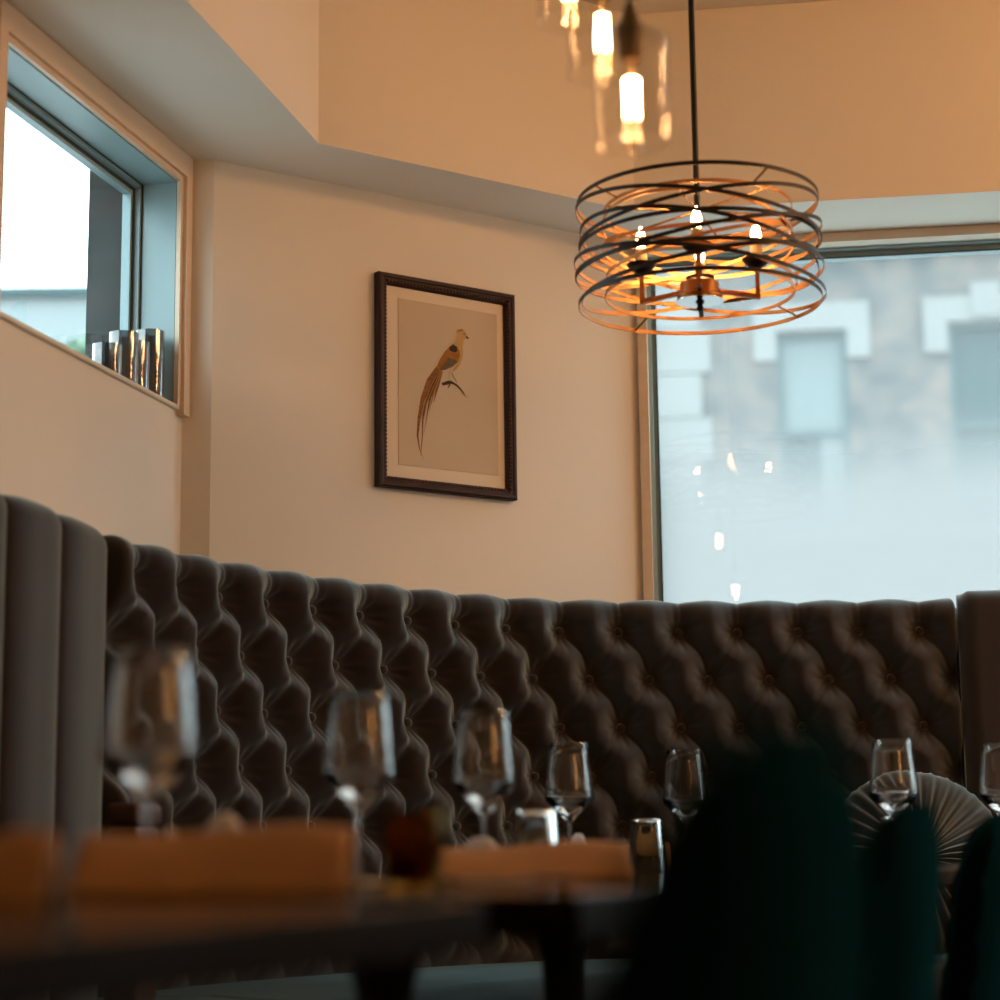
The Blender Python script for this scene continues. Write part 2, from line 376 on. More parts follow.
b = MB(); rbox(b, (sa+.022,.052,zb-.024), (sb-.022,.058,zb-.0205)); rbox(b, (sa+.022,.052,za), (sa+.0255,.058,zb-.0205))
b.build('window_gasket', M['frame_dark'], w2, smooth=False)
b = MB(); rbox(b, (sa+.018,.072,za+.018), (sb-.018,.078,zb-.012)); b.build('window_pane', M['pane'], w2, smooth=False)
P = lambda s, d, z: tuple(CN + W_DIR*s + W_OUT*d + Z3*z)
b = MB(); b.add([P(sa+.02,.0795,za+.02), P(sb-.02,.0795,za+.02), P(sb-.02,.0795,zb-.014), P(sa+.02,.0795,zb-.014)], [(0,1,2,3)])
b.build('frosted_film', M['film'], w2, smooth=False)

# clear window further right in the same wall
w4 = bpy.data.objects.new('window_4', None); C.objects.link(w4); w4['kind'] = 'structure'
sa, sb, za, zb = WIN_S
b = MB()
for a, c in ((sa, sa+.045), (sb-.045, sb), ((sa+sb)/2-.02, (sa+sb)/2+.02)): rbox(b, (a,.05,za), (c,.10,zb))
rbox(b, (sa,.051,za), (sb,.099,za+.045)); rbox(b, (sa,.051,zb-.045), (sb,.099,zb)); b.build('window_frame', M['frame_white'], w4, smooth=False)
b = MB(); rbox(b, (sa+.04,.072,za+.04), (sb-.04,.078,zb-.04)); b.build('window_pane', M['pane'], w4, smooth=False)
b = MB(); rbox(b, (sa-.05,-.022,zb), (sb+.05,.0,ZS-.001)); rbox(b, (sa-.05,-.022,za-.05), (sa+.004,.0,zb)); rbox(b, (sb-.004,-.022,za-.05), (sb+.05,.0,zb)); b.build('window_casing', M['trim'], w4, smooth=False)
# wide window in the wall to the right, out of the frame, that lights the left side of the room
w3 = bpy.data.objects.new('window_3', None); C.objects.link(w3); w3['kind'] = 'structure'
sa, sb, za, zb = WIN_E
b = MB()
for a, c in ((sa, sa+.05), (sb-.05, sb), ((sa+sb)/2-.025, (sa+sb)/2+.025)): b.fbox(XO, XEX, XEY, (a,.03,za), (c,.10,zb))
b.fbox(XO, XEX, XEY, (sa,.031,za), (sb,.099,za+.05)); b.fbox(XO, XEX, XEY, (sa,.031,zb-.05), (sb,.099,zb)); b.build('window_frame', M['frame_white'], w3, smooth=False)
b = MB(); b.fbox(XO, XEX, XEY, (sa+.04,.06,za+.04), (sb-.04,.066,zb-.04)); b.build('window_pane', M['pane'], w3, smooth=False)
# ------------------------------------------------------------------ banquette
ZT, ZSEAT = 1.405, .52
def place(q, t, off, z):
    """off: distance into the room from the back line (room lies to the right of the direction of travel)"""
    return (q[0]+t[1]*off, q[1]-t[0]*off, z)
def back_profile(zt, r=.032, th=.055, zb=.44, nz=150):
    zs = list(np.linspace(zb, zt-r, nz)); pr = [(0.0, z) for z in zs]
    for a in np.linspace(0, PI/2, 9)[1:]: pr.append((-r+r*math.cos(a), zt-r+r*math.sin(a)))
    for a in np.linspace(PI/2, PI, 5): pr.append((-th+.015+.015*math.cos(a), zt-.015+.015*math.sin(a)))
    pr.append((-th, zb)); return pr
def backrest(name, us, qs, ts, hfun, parent, zt=ZT, nz=150, th=.055):
    pr = back_profile(zt, nz=nz, th=th); nv = len(pr); fr = nz+8
    z = np.array([p[1] for p in pr]); base = np.array([p[0] for p in pr])
    arc = np.concatenate([z[:nz], zt-.032 + np.linspace(0, PI/2, 9)[1:]*.032, np.full(nv-fr, zt+.06)])   # unrolled height over the top roll
    H = hfun(us[:,None]*np.ones(nv)[None,:], np.ones(len(us))[:,None]*arc[None,:])
    nrm = np.zeros((nv, 2)); nrm[:nz] = (1, 0)
    for k, a in enumerate(np.linspace(0, PI/2, 9)[1:]): nrm[nz+k] = (math.cos(a), math.sin(a))
    H[:, fr:] = 0
    H *= np.concatenate([np.ones(nz), np.cos(np.linspace(0, PI/2, 9)[1:])**1.4*.94+.05, np.ones(nv-fr)])[None,:]
    OFF = base[None,:] + H*nrm[None,:,0]; Zc = z[None,:] + H*nrm[None,:,1]
    X = qs[:,0][:,None] + ts[:,1][:,None]*OFF; Y = qs[:,1][:,None] - ts[:,0][:,None]*OFF
    Pn = np.stack([X, Y, Zc], 2).reshape(-1, 3)
    mb = MB(); mb.grid([tuple(p) for p in Pn.tolist()], len(us), nv)
    mb.f.append(tuple(range(nv-1, -1, -1))); mb.f.append(tuple(range((len(us)-1)*nv, len(us)*nv))); mb.mi += [0, 0]
    return mb.build(name, M['velvet'], parent, angle=70)
def sweep(name, qs, ts, prof, parent, mat, close=True):
    mb = MB(); n = len(prof)
    pts = [place(q, t, o, z) for q, t in zip(qs, ts) for o, z in prof+[prof[0]]]
    mb.grid(pts, len(qs), n+1, flip=True)
    m = len(qs); mb.f.append(tuple(range(n))); mb.f.append(tuple((m-1)*(n+1)+k for k in range(n-1, -1, -1))); mb.mi += [0, 0]
    return mb.build(name, mat, parent, angle=40)
def seat_prof(d0=.01, d1=.52, z0=.38, z1=ZSEAT):
    pr = [(d0, z0), (d1-.02, z0)]
    for a in np.linspace(-PI/2, PI/2, 11): pr.append((d1-.05+.05*math.cos(a), z1-.055+.055*math.sin(a)))
    pr += [(d1-.25, z1+.008), (d0, z1)]
    return pr
plinth_prof = [(.0, .0), (.44, .0), (.44, .375), (.0, .375)]

tuft_pts = [(-.783,3.863),(-.714,4.025),(-.644,4.17),(-.566,4.296),(-.471,4.431),(-.37,4.557),(-.147,4.793),(.11,4.974),(.416,5.046),(.711,5.076),(1.146,5.076)]
TAIL = .049
uT, qT, tT = spline(tuft_pts+[(1.195,5.0755)], .0046)
LT = uT[-1]-TAIL; NS = 16; S = .1545; U0 = LT-.090-14*S; DZ = .120; ZB1 = 1.322
def tuft(u, z):
    p = (u-U0)/S; q = (ZB1-z)/DZ
    A = p+q/2; Bv = p-q/2
    g = lambda f: np.clip(1-np.power(np.abs(1-2*f), 2.0), 0, 1)
    fA = np.abs(A-np.round(A)); fB = np.abs(Bv-np.round(Bv)); fp = np.abs(p-np.round(p))
    # nearest button
    best = np.full(u.shape, 9.0); ang = np.zeros(u.shape)
    for dk in (0, 1):
        k = np.floor(q)+dk
        c = np.where(np.mod(k, 2) == 0, np.round(p), np.floor(p)+.5)
        du = (p-c)*S; dv = (q-k)*DZ
        r = np.hypot(du, dv); r = np.where(k < 0, 9.0, r)
        ang = np.where(r < best, np.arctan2(dv, du), ang); best = np.minimum(best, r)
    btn = 1-np.exp(-(best/.046)**2)
    # the folds that run down to the right are deep and bow outwards; the others are only faint creases
    Bw = p-q/2-.10*np.sin(PI*(q-np.floor(q)))*(q > 0); tB = Bw-np.floor(Bw)
    gB = np.power(np.where(tB < .53, np.sin(PI/2*tB/.53), np.cos(PI/2*(tB-.53)/.47)), .85)
    low = (.78+.22*np.clip(fA/.16, 0, 1))*(.26+.74*gB)
    top = .80+.20*np.power(np.clip(1-np.power(np.abs(1-2*fp), 7), 0, 1), .6)
    tt = np.clip(q*2.3+1.0, 0, 1); tt = tt*tt*(3-2*tt)
    body = top*(1-tt)+low*tt
    edge = np.clip(np.minimum(u, LT-u)/.015, 0, 1); edge = np.sqrt(1-(1-edge)**2); tail = (u <= LT)
    h = .062*btn*body + .004
    h += .0022*np.sin(11*ang+1.3)*np.exp(-((best-.032)/.020)**2)
    fade = np.clip((z-.50)/.10, 0, 1)
    return np.where(tail, (h*fade+.02*(1-fade))*(.40+.60*edge), .0)
bq = thing('banquette', 'deep button tufted grey velvet banquette curving round the corner', 'banquette seat')
backrest('backrest', uT, qT, tT, tuft, bq, zt=1.383, nz=205)
kb = 0
for k in range(0, 7):
    z = ZB1-k*DZ
    for j in range(0, NS+2):
        u = U0+(j-1+(.5 if k % 2 else 0))*S
        if u < .06 or u > LT-.04 or kb >= 100: continue
        i = int(np.argmin(np.abs(uT-u)))
        mb = MB(); mb.lathe([(.0, .007), (.006, .006), (.0105, .0025), (.0115, -.003), (.0, -.004)], 12)
        o = mb.build('button', M['velvet'], bq); kb += 1
        n = Vector((tT[i][1], -tT[i][0], 0)); o.rotation_euler = n.to_track_quat('Z', 'Y').to_euler()
        o.location = Vector(place(qT[i], tT[i], .0062, z))
uS, qS, tS = spline(tuft_pts, .05)
sweep('seat', qS, tS, seat_prof(), bq, M['seat'])
sweep('plinth', qS, tS, plinth_prof, bq, M['plinth'])

# left run with upright channels
d128 = np.array([math.sin(math.radians(12.8)), math.cos(math.radians(12.8))])
seams = [np.array((-.785,3.858)), np.array((-.815,3.602)), np.array((-.865,3.398))]
while len(seams) < 9: seams.append(seams[-1]-d128*.205)
seams = seams[::-1]
bc = thing('banquette', 'grey velvet banquette run with plain upright channels along the left wall', 'banquette seat')
for i in range(len(seams)-1):
    a, c = seams[i], seams[i+1]; w = np.linalg.norm(c-a); us = np.linspace(0, w, 26); qs = a[None]+(c-a)[None]*(us/w)[:,None]
    ts = np.repeat(((c-a)/w)[None], len(us), 0)
    f = lambda u, z, w=w: .004+.034*np.power(np.clip(1-np.abs(2*u/w-1)**3.2, 0, 1), .6)
    o = backrest('back_channel', us, qs, ts, f, bc, zt=1.399, nz=30)
qs = np.array([seams[0], seams[3], seams[6], seams[7], seams[8]]); ts = np.gradient(qs, axis=0); ts /= np.linalg.norm(ts, axis=1)[:,None]; ts[-1] = tT[0]; qs[-1] -= tT[0]*.008
sweep('seat', qs, ts, seat_prof(.01), bc, M['seat']); sweep('plinth', qs, ts, plinth_prof, bc, M['plinth'])
# right run, plain panel
bp_ = thing('banquette', 'plain upholstered brown banquette panel at the right end below the window', 'banquette seat')
r0 = np.array((1.154, 5.032)); rd = np.array([W_DIR.x, W_DIR.y]); us = np.linspace(0, 1.5, 60); qs = r0[None]+rd[None]*us[:,None]; ts = np.repeat(rd[None], 60, 0)
f = lambda u, z: .036*np.sqrt(np.clip(1-(1-np.clip(np.minimum(u, 1.5-u)/.02, 0, 1))**2, 0, 1))
backrest('backrest', us, qs, ts, f, bp_, zt=1.409, nz=40, th=.034)
qs = qs[::10].copy(); ts = ts[::10].copy(); ts[0] = tS[-1]; qs[0] = qS[-1]+tS[-1]*.006
sweep('seat', qs, ts, seat_prof(.045), bp_, M['seat']); sweep('plinth', qs, ts, plinth_prof, bp_, M['plinth'])

# ------------------------------------------------------------------ tables
ZTAB = .75
def table_base(root, lx):
    mb = MB(); mb.lathe([(0,0),(.15,0),(.155,.008),(.145,.016),(.06,.030),(.036,.05),(0,.05)], 40); mb.build('base_plate', M['black_metal'], root)
    mb = MB(); mb.lathe([(.034,.045),(.030,.10),(.026,.58),(.028,.64),(.036,.675),(.055,.70),(.062,.7149),(0,.7149)], 28); mb.build('pedestal', M['black_metal'], root)
def rect_table(loc, deg, w, l, label):
    t = thing('dining_table', label, 'table', (loc[0], loc[1], 0), math.radians(-deg), 'tables along the banquette')
    mb = MB(); mb.box((-w/2,-l/2,.715), (w/2,l/2,ZTAB)); mb.mi = [1, 0, 1, 1, 1, 1]; bevel(mb.build('tabletop', [M['table'], M['table_edge']], t, smooth=False), .003, 2)
    table_base(t, l); return t
rect_table((-.436, 1.250), 20, .66, .66, 'dark polished wood table nearest the viewer, its edge low at left')
rect_table((-.12, 2.03), 20, .62, .66, 'dark wood table with the amber votive and the nearest wine glass')
rect_table((.075, 2.71), 20, .62, .66, 'dark wood table in the middle carrying two blurred wine glasses')
t = thing('dining_table', 'round dark table in the banquette corner below the drum chandelier', 'table', (.42,3.72,0), 0, 'tables along the banquette')
mb = MB(); mb.lathe([(0,.715),(.485,.715),(.498,.722),(.50,.733),(.498,.744),(.49,.75),(0,.75)], 72); mb.build('tabletop', M['table'], t)
table_base(t, .6)
t = thing('dining_table', 'dark table at the right edge holding the last wine glass', 'table', (1.33,3.95,0), 0, 'tables along the banquette')
mb = MB(); mb.lathe([(0,.715),(.375,.715),(.388,.722),(.39,.733),(.388,.744),(.38,.75),(0,.75)], 60); mb.build('tabletop', M['table'], t)
table_base(t, .6)

# ------------------------------------------------------------------ wine glasses
def make_wine(label):
    g = thing('wine_glass', label, 'wine glass', (0,0,0), 0, 'wine glasses set on the tables')
    outer = [(.0036,.0845),(.0050,.0862),(.0440,.1240),(.0463,.1275),(.0467,.132),(.0455,.145),(.0425,.180),(.0390,.210),(.0362,.2335)]
    inner = [(.0352,.2335),(.0378,.210),(.0413,.180),(.0443,.145),(.0448,.1345),(.0432,.1305),(.0390,.1268),(.008,.1015),(0,.0995)]
    mb = MB(); mb.lathe([(0,.0845)]+outer+[(.0357,.2340)]+inner, 48); mb.build('bowl', M['wine'], g, angle=60)
    mb = MB(); mb.lathe([(0,.0068),(.0052,.0068),(.0040,.012),(.0034,.03),(.0034,.07),(.0036,.0843),(0,.0843)], 20); mb.build('stem', M['wine'], g, angle=60)
    mb = MB(); mb.lathe([(0,.0),(.036,.0),(.0372,.0012),(.036,.0022),(.018,.0036),(.006,.0066),(0,.0066)], 44); mb.build('foot', M['wine'], g, angle=60)
    return g
wg = make_wine('most blurred wine glass, nearest of the row, at far left')
WG = [((-.345,1.965), None), ((-.182,2.55), 'blurred wine glass second from the left, before the tufted back'),
      ((-.028,2.93), 'soft wine glass third from the left, beside the tan menu'),
      ((.125,3.83), 'wine glass on the left rim of the round corner table'),
      ((.374,4.165), 'sharp wine glass beside the near chair, behind an upturned tumbler'),
      ((.742,3.84), 'wine glass in front of the pleated round cushion'),
      ((.998,4.04), 'rightmost wine glass, cut by the photo edge')]
for (x, y), lb in WG:
    if lb is None: wg.location = (x, y, ZTAB)
    else: dup(wg, (x, y, ZTAB), random.uniform(0, 6), lb, 'wine glasses set on the tables')
# upturned tumblers
def make_tumbler(label):
    mb = MB()
    mb.lathe([(0,.092),(.0285,.092),(.031,.0895),(.0318,.085),(.0345,.045),(.0382,.0012),(.0375,0),(.0366,.0012),(.0328,.045),(.0298,.078),(.028,.0795),(0,.0785)], 48)
    o = mb.build('tumbler', M['tumbler'], angle=50)
    return tag(o, label, 'tumbler', 'upturned water tumblers')
tb = make_tumbler('upturned glass tumbler left of the near chair, on the round table'); tb.location = (.281, 4.0, ZTAB)
for (x, y), lb in [((.046, 3.00), 'blurred upturned tumbler beside the third wine glass'),
                   ((.775, 4.00), 'upturned tumbler directly below the wine glass at the cushion'),
                   ((1.02, 3.80), 'upturned tumbler beside the rightmost wine glass')]:
    o = tb.copy(); C.objects.link(o); o.location = (x, y, ZTAB); o['label'] = lb

# votive
v = thing('votive_holder', 'dark amber glass votive between the tan menus', 'candle holder', (-.083, 1.86, ZTAB))
mb = MB(); mb.lathe([(0,0),(.024,0),(.026,.003),(.0285,.071),(.0278,.0725),(.0265,.071),(.0235,.010),(0,.009)], 40); mb.build('glass_cup', M['amber'], v, angle=50)
mb = MB(); mb.lathe([(0,.0095),(.0225,.0105),(.0235,.032),(0,.034)], 28); mb.build('candle', M['wax'], v)

# ------------------------------------------------------------------ menus, napkins, cutlery
def menu(px0, px1, Y, h, dy, rz, label, dep=.085):
    """folded leather menu standing as a low tent, fold uppermost"""
    x0, x1 = (px0-500)/F_PX*Y, (px1-500)/F_PX*Y; L = x1-x0
    m = thing('menu', label, 'menu', ((x0+x1)/2, Y+dy, ZTAB), rz, 'tan folded menus')
    def sheet(sh, th):
        pts = []
        for i in range(25):
            s = -L/2+L*i/24
            for j in range(21):
                a = -1+2*j/20
                y = a*(dep-sh); z = (h-sh*.8)*(1-abs(a)**1.35) + .0015 + .004*math.sin(3*s/L*2+a*2)*(1-abs(a))
                pts.append((s*(1-sh*1.2), y, z))
        mb = MB(); mb.grid(pts, 25, 21)
        return mb
    o = sheet(0, .003).build('cover', M['tan'], m, angle=60)
    md = o.modifiers.new('thickness', 'SOLIDIFY'); md.thickness = .004; md.offset = -1
    o = sheet(.006, .001).build('pages', M['tan_in'], m, angle=60)
    md = o.modifiers.new('thickness', 'SOLIDIFY'); md.thickness = .002; md.offset = -1
    return m
menu(-60, 62, 1.40, .047, -.01, math.radians(3), 'tan folded menu at the far left edge, nearest the viewer', .05)
menu(92, 352, 1.80, .054, -.02, math.radians(1), 'long tan folded menu left of the amber votive', .075)
menu(424, 620, 2.47, .040, .03, math.radians(2), 'tan folded menu right of the amber votive', .075)
menu(596, 662, 4.10, .045, .0, math.radians(4), 'small tan folded menu right behind the upturned tumbler', .028)
def napkin(loc, w, d, h, rz, label):
    mb = MB(); pts = []
    for i in range(19):
        for j in range(13):
            a, c = -1+2*i/18, -1+2*j/12
            r = max(abs(a)**4, abs(c)**4)
            z = h*(1-r)*(.75+.25*math.sin(5*a+1.2*c)) + .002
            pts.append((a*w/2, c*d/2*(1+.1*math.sin(4*a)), z))
    mb.grid(pts, 19, 13); b0 = len(mb.v)
    mb.add([(-w/2,-d/2,.0),(w/2,-d/2,.0),(w/2,d/2,.0),(-w/2,d/2,.0)], [(3,2,1,0)])
    o = mb.build('napkin', M['linen'], angle=60, loc=(loc[0], loc[1], ZTAB)); o.rotation_euler = (0,0,rz)
    return tag(o, label, 'napkin', 'folded pale napkins')
napkin((-.318, 2.18), .12, .10, .078, .1, 'pale folded napkin behind the nearest wine glass')
napkin((-.045, 2.82), .085, .10, .052, .3, 'pale folded napkin beside the stem of the third wine glass')
napkin((.125, 3.66), .06, .10, .062, .1, 'small pale napkin below the wine glass on the round table')
def spoon(loc, rz, label):
    mb = MB()
    mb.tube([(-.10,0,.004),(-.04,0,.0055),(.02,0,.004),(.05,0,.005)], [.0042,.003,.0024,.003], 8)
    pts = []
    for i in range(13):
        for j in range(9):
            a, c = -1+2*i/12, -1+2*j/8
            w = .019*math.sqrt(max(0, 1-a*a))
            pts.append((.075+a*.029, c*w, .009-.006*(1-a*a)*(1-c*c)))
    mb.grid(pts, 13, 9)
    o = mb.build('spoon', M['chrome'], loc=(loc[0], loc[1], ZTAB)); o.rotation_euler = (0,0,rz)
    return tag(o, label, 'spoon', 'steel spoons on the near tables')
spoon((-.135, 1.975), .5, 'shiny steel spoon behind the long tan menu, left of the votive')
spoon((-.020, 2.03), -.3, 'shiny steel spoon right of the amber votive')

# leather case on the seat
c = thing('leather_case', 'small dark brown leather case standing on the left banquette seat', 'case', (-.640, 3.50, ZSEAT+.012), math.radians(-13))
mb = MB(); mb.box((-.030,-.05,0), (.030,.05,.30)); bevel(mb.build('case_body', M['case'], c, smooth=False), .010, 3)
mb = MB(); mb.box((-.033,-.053,.3005), (.033,.053,.340)); bevel(mb.build('case_lid', M['case'], c, smooth=False), .012, 3)

# ------------------------------------------------------------------ round pleated cushions
def cushion(loc, R_, tilt, rz, label):
    t = thing('cushion', label, 'cushion', loc, rz, 'round pleated cushions')
    mb = MB(); nu, nv = 240, 15; pts = []
    for i in range(nu+1):
        th = 2*PI*i/nu
        for j in range(nv*2+1):
            s = -1+2*j/(nv*2)                      # -1 centre front .. +1 centre back
            a = (1-abs(s)); rr = R_*min(1, (1-abs(s)**2.6)) if abs(s) < 1 else 0
            rr = R_*math.cos(abs(s)**1.5*PI/2) if abs(s) < 1 else 0
            dz = .075*math.sin(s*PI/2)*(1 if abs(s) < .9 else 1-.5*(abs(s)-.9)/.1)
            pl = .020*math.sin(34*th)*math.sin(PI*min(1, rr/R_*.98))**.7*(.4+.6*(rr/R_)) if rr > .01 else 0
            if abs(s) < .16: pl += .012*math.sin(57*th+1.5*math.sin(5*th))
            x, z = rr*math.cos(th), rr*math.sin(th)
            sg = 1 if s > 0 else -1
            pts.append((x*(1+pl*.5), dz+sg*pl*.6, z*(1+pl*.5)))
    mb.grid(pts, nu+1, nv*2+1)
    o = mb.build('cushion_cover', M['cushion'], t, angle=75); o.rotation_euler = (tilt, 0, 0); o.location = (0, 0, R_*math.cos(tilt)+.006)
    for sg in (-1, 1):
        mb = MB(); mb.lathe([(0,.016),(.012,.013),(.018,.004),(.018,-.002),(0,-.004)], 20)
        k = mb.build('cushion_button', M['cushion'], o); k.rotation_euler = (-sg*PI/2, 0, 0); k.location = (0, sg*.052, 0)
    return t
cushion((.955, 4.72, ZSEAT+.008), .215, math.radians(-14), 0, 'round pleated grey velvet cushion leaning on the banquette back')
cushion((1.335, 4.60, ZSEAT+.008), .165, math.radians(-14), math.radians(-9), 'round pleated cushion at the right edge, mostly out of frame')

# ------------------------------------------------------------------ chairs
def make_chair(label):
    t = thing('dining_chair', label, 'chair', (0,0,0), 0, 'teal velvet dining chairs')
    # back: curved shell, facing +x, tops out at .825
    W, zt, zb_, th = .46, .825, .40, .070
    def surf(side):
        pts = []
        for i in range(29):
            a = -1+2*i/28
            for j in range(25):
                c = j/24
                zz = zb_+(zt-zb_)*c
                # rounded upper corners
                lim = 1 if c < .70 else math.sqrt(max(0, 1-((c-.70)/.30)**2))*.45+.55
                y = a*W/2*lim
                zz2 = zz
                bow = .045*(a*lim)**2
                lean = -.060*c
                tk = th*(1-.55*abs(a)**4)*(1-.6*c**8)
                x = bow+lean+side*tk/2
                pts.append((x, y, zz2))
        return pts
    f_, b_ = surf(1), surf(-1); mb = MB()
    mb.grid(f_, 29, 25); mb.grid(b_, 29, 25, flip=True)
    n = 29*25
    for i in range(28):
        mb.f.append((i*25, (i+1)*25, n+(i+1)*25, n+i*25)); mb.mi.append(0)
        mb.f.append((i*25+24, n+i*25+24, n+(i+1)*25+24, (i+1)*25+24)); mb.mi.append(0)
    for j in range(24):
        mb.f.append((j, n+j, n+j+1, j+1)); mb.mi.append(0)
        e = 28*25; mb.f.append((e+j, e+j+1, n+e+j+1, n+e+j)); mb.mi.append(0)
    o = mb.build('backrest', M['teal_velvet'], t, angle=80)
    md = o.modifiers.new('soften', 'BEVEL'); md.width = .02; md.segments = 4; md.limit_method = 'ANGLE'; md.angle_limit = math.radians(50)
    mb = MB(); pr = []
    mb.prism([(.04,-.20),(.36,-.21),(.40,-.18),(.415,-.10),(.42,0),(.415,.10),(.40,.18),(.36,.21),(.04,.20)], .385, .47)
    bevel(mb.build('seat', M['teal_velvet'], t, smooth=True), .025, 4)
    for x, y, dx in ((.07,-.18,-.07),(.07,.18,-.07),(.31,-.165,.02),(.31,.165,.02)):
        mb = MB(); mb.tube([(x,y,.39),(x+dx,y*1.12,.0)], [.019,.010], 10); mb.build('leg', M['chair_leg'], t)
    return t
ch = make_chair('large blurred dark chair back nearest the viewer, lower right')
def chair_at(o, x, y, deg): o.location = (x, y, 0); o.rotation_euler = (0, 0, PI - math.radians(deg))
# the back centre stands at the object's origin; deg = turn of the back's line from the view direction
chair_at(ch, .060, .80, 8)
for x, y, dg, lb in [(.187, 1.52, 12, 'dark teal chair with a lit edge, just behind the blurred one'),
                     (.395, 2.22, 12, 'dark teal chair between the lit-edged chair and the corner one'),
                     (.660, 2.92, 12, 'dark teal chair back in the lower right corner')]:
    o = dup(ch, (0,0,0), 0, lb, 'teal velvet dining chairs'); chair_at(o, x, y, dg)

# ------------------------------------------------------------------ framed bird print
def pw(px, py, d=0.0):
    v_ = on_plane(px, py, tuple(P0), tuple(P_OUT)); return ((v_-P0).dot(P_DIR), v_.z)
PS0, PS1, PZ0, PZ1 = .4400, .8500, 1.658, 2.196
pf = thing('picture_frame', 'framed bird print in a dark beaded frame on the cream wall', 'picture', tuple(P0+P_DIR*((PS0+PS1)/2)+Z3*PZ0))
pf.rotation_euler = (0, 0, math.atan2(P_DIR.y, P_DIR.x))
W2, HH = (PS1-PS0)/2, PZ1-PZ0
# local: x along wall, y into wall, z up
prof = [(0,-.001),(0,-.022),(.004,-.026),(.010,-.026),(.013,-.023),(.017,-.023),(.025,-.017),(.028,-.012),(.029,-.001)]
mb = MB(); n = len(prof)
cor = [(-W2,0,1,1),(W2,0,-1,1),(W2,HH,-1,-1),(-W2,HH,1,-1)]
pts = [(x+sx*a, y, z+sz*a) for x, z, sx, sz in cor for a, y in prof]
mb.v = pts
for k in range(4):
    a, b2 = k*n, ((k+1) % 4)*n
    for i in range(n-1): mb.f.append((a+i, a+i+1, b2+i+1, b2+i))
    mb.f.append((a+n-1, a, b2, b2+n-1))
mb.mi = [0]*len(mb.f); mb.build('frame', M['picture_wood'], pf, smooth=False)
mb = MB()
def bead(x, z, r=.0042):
    mb.lathe([(0,r),(r*.7,r*.7),(r,0),(r*.7,-r*.7),(0,-r)], 8, (x, -.0205, z))
ins = .0205
k = 0
for i in range(int((HH-2*ins)/.0098)+1):
    z = ins+i*.0098; bead(-W2+ins, z); bead(W2-ins, z)
for i in range(1, int((2*W2-2*ins)/.0098)):
    x = -W2+ins+i*.0098; bead(x, ins); bead(x, HH-ins)
tag(mb.build('beading', M['bead'], pf), 'ridged bronze beading')
mb = MB(); mb.box((-W2+.027,-.008,.027), (W2-.027,-.004,HH-.027)); mb.build('mat_board', M['mat'], pf, smooth=False)
def pl(px, py): s, z = pw(px, py); return (s-(PS0+PS1)/2, z-PZ0)
q0, q1, q2, q3 = pl(397,299.5), pl(496,315), pl(495,474), pl(396,467)
x0, x1 = (q0[0]+q3[0])/2, (q1[0]+q2[0])/2; z0, z1 = (q2[1]+q3[1])/2, (q0[1]+q1[1])/2
mb = MB(); mb.box((x0,-.0092,z0), (x1,-.0081,z1)); mb.build('print_sheet', M['print'], pf, smooth=False)
def cp(x, y): return pl(395+x*90/562, 310+y*160/1000)     # point of the drawing
bird = MB(); BM = [M['ink_gold'], M['ink_tail'], M['ink_dark'], M['ink_grey'], M['ink_pale'], M['ink_branch']]
def blob(pts, mi, lv):
    q = [cp(*p) for p in pts]; y = -.0094-.00025*lv
    bird.add([(a, y, c2) for a, c2 in q], [tuple(range(len(q)))], mi)
def streak(pts, ws, mi, lv):
    y = -.0094-.00025*lv; q = [Vector((*cp(*p), 0)) for p in pts]
    vs = []
    for i, p in enumerate(q):
        t_ = (q[min(i+1,len(q)-1)]-q[max(i-1,0)]).normalized(); nn = Vector((-t_.y, t_.x, 0))*ws[i]*.00026
        vs += [(p.x+nn.x, y, p.y+nn.y), (p.x-nn.x, y, p.y-nn.y)]
    bird.add(vs, [(2*i, 2*i+1, 2*i+3, 2*i+2) for i in range(len(q)-1)], mi)
streak([(255,370),(200,450),(160,560),(138,680),(128,790),(140,870),(166,942)], [26,30,24,17,10,5,1], 1, 0)
streak([(262,375),(215,470),(180,580),(160,690),(158,790),(150,880),(148,915)], [20,20,15,9,6,4,1], 1, 1)
streak([(268,380),(240,460),(205,560),(190,640),(170,770)], [22,20,12,6,1], 1, 2)
streak([(275,385),(255,470),(228,580)], [20,16,2], 1, 3); streak([(270,385),(235,500),(200,630)], [14,9,1], 0, 4)
for k_ in range(5):
    streak([(258+k_*5,390),(210+k_*9,480),(170+k_*11,590-k_*10),(140+k_*9,720-k_*40)], [2,2,2,1], 2 if k_ % 2 else 4, 5)
blob([(358,215),(330,232),(300,262),(268,312),(246,362),(262,386),(300,380),(345,362),(380,330),(392,295),(388,255),(378,225)], 0, 3)
blob([(398,225),(388,255),(392,295),(380,335),(345,380),(355,390),(380,365),(402,325),(412,280),(410,240)], 4, 2)
blob([(318,302),(295,335),(266,384),(300,378),(345,355),(378,328),(350,312)], 3, 6)
blob([(345,220),(322,245),(332,262),(362,272),(374,262),(372,235)], 2, 6)
blob([(378,165),(366,195),(355,225),(378,240),(405,240),(412,215),(415,195),(402,178)], 4, 5)
blob([(372,140),(368,135),(392,130),(415,132),(432,150),(434,170),(428,186),(405,196),(384,185),(378,162)], 4, 6)
blob([(370,138),(395,124),(415,130),(398,142)], 0, 7); blob([(430,165),(448,182),(444,188),(428,182)], 2, 7)
blob([(412,152),(420,152),(422,160),(414,162)], 2, 8)
streak([(330,380),(322,415),(326,450)], [4,3,4], 4, 4); streak([(338,395),(352,425),(372,458)], [4,4,4], 3, 4)
streak([(280,468),(310,462),(340,458),(372,475),(400,505),(432,550)], [14,16,14,10,9,3], 5, 3); streak([(330,470),(315,495)], [8,3], 5, 4)
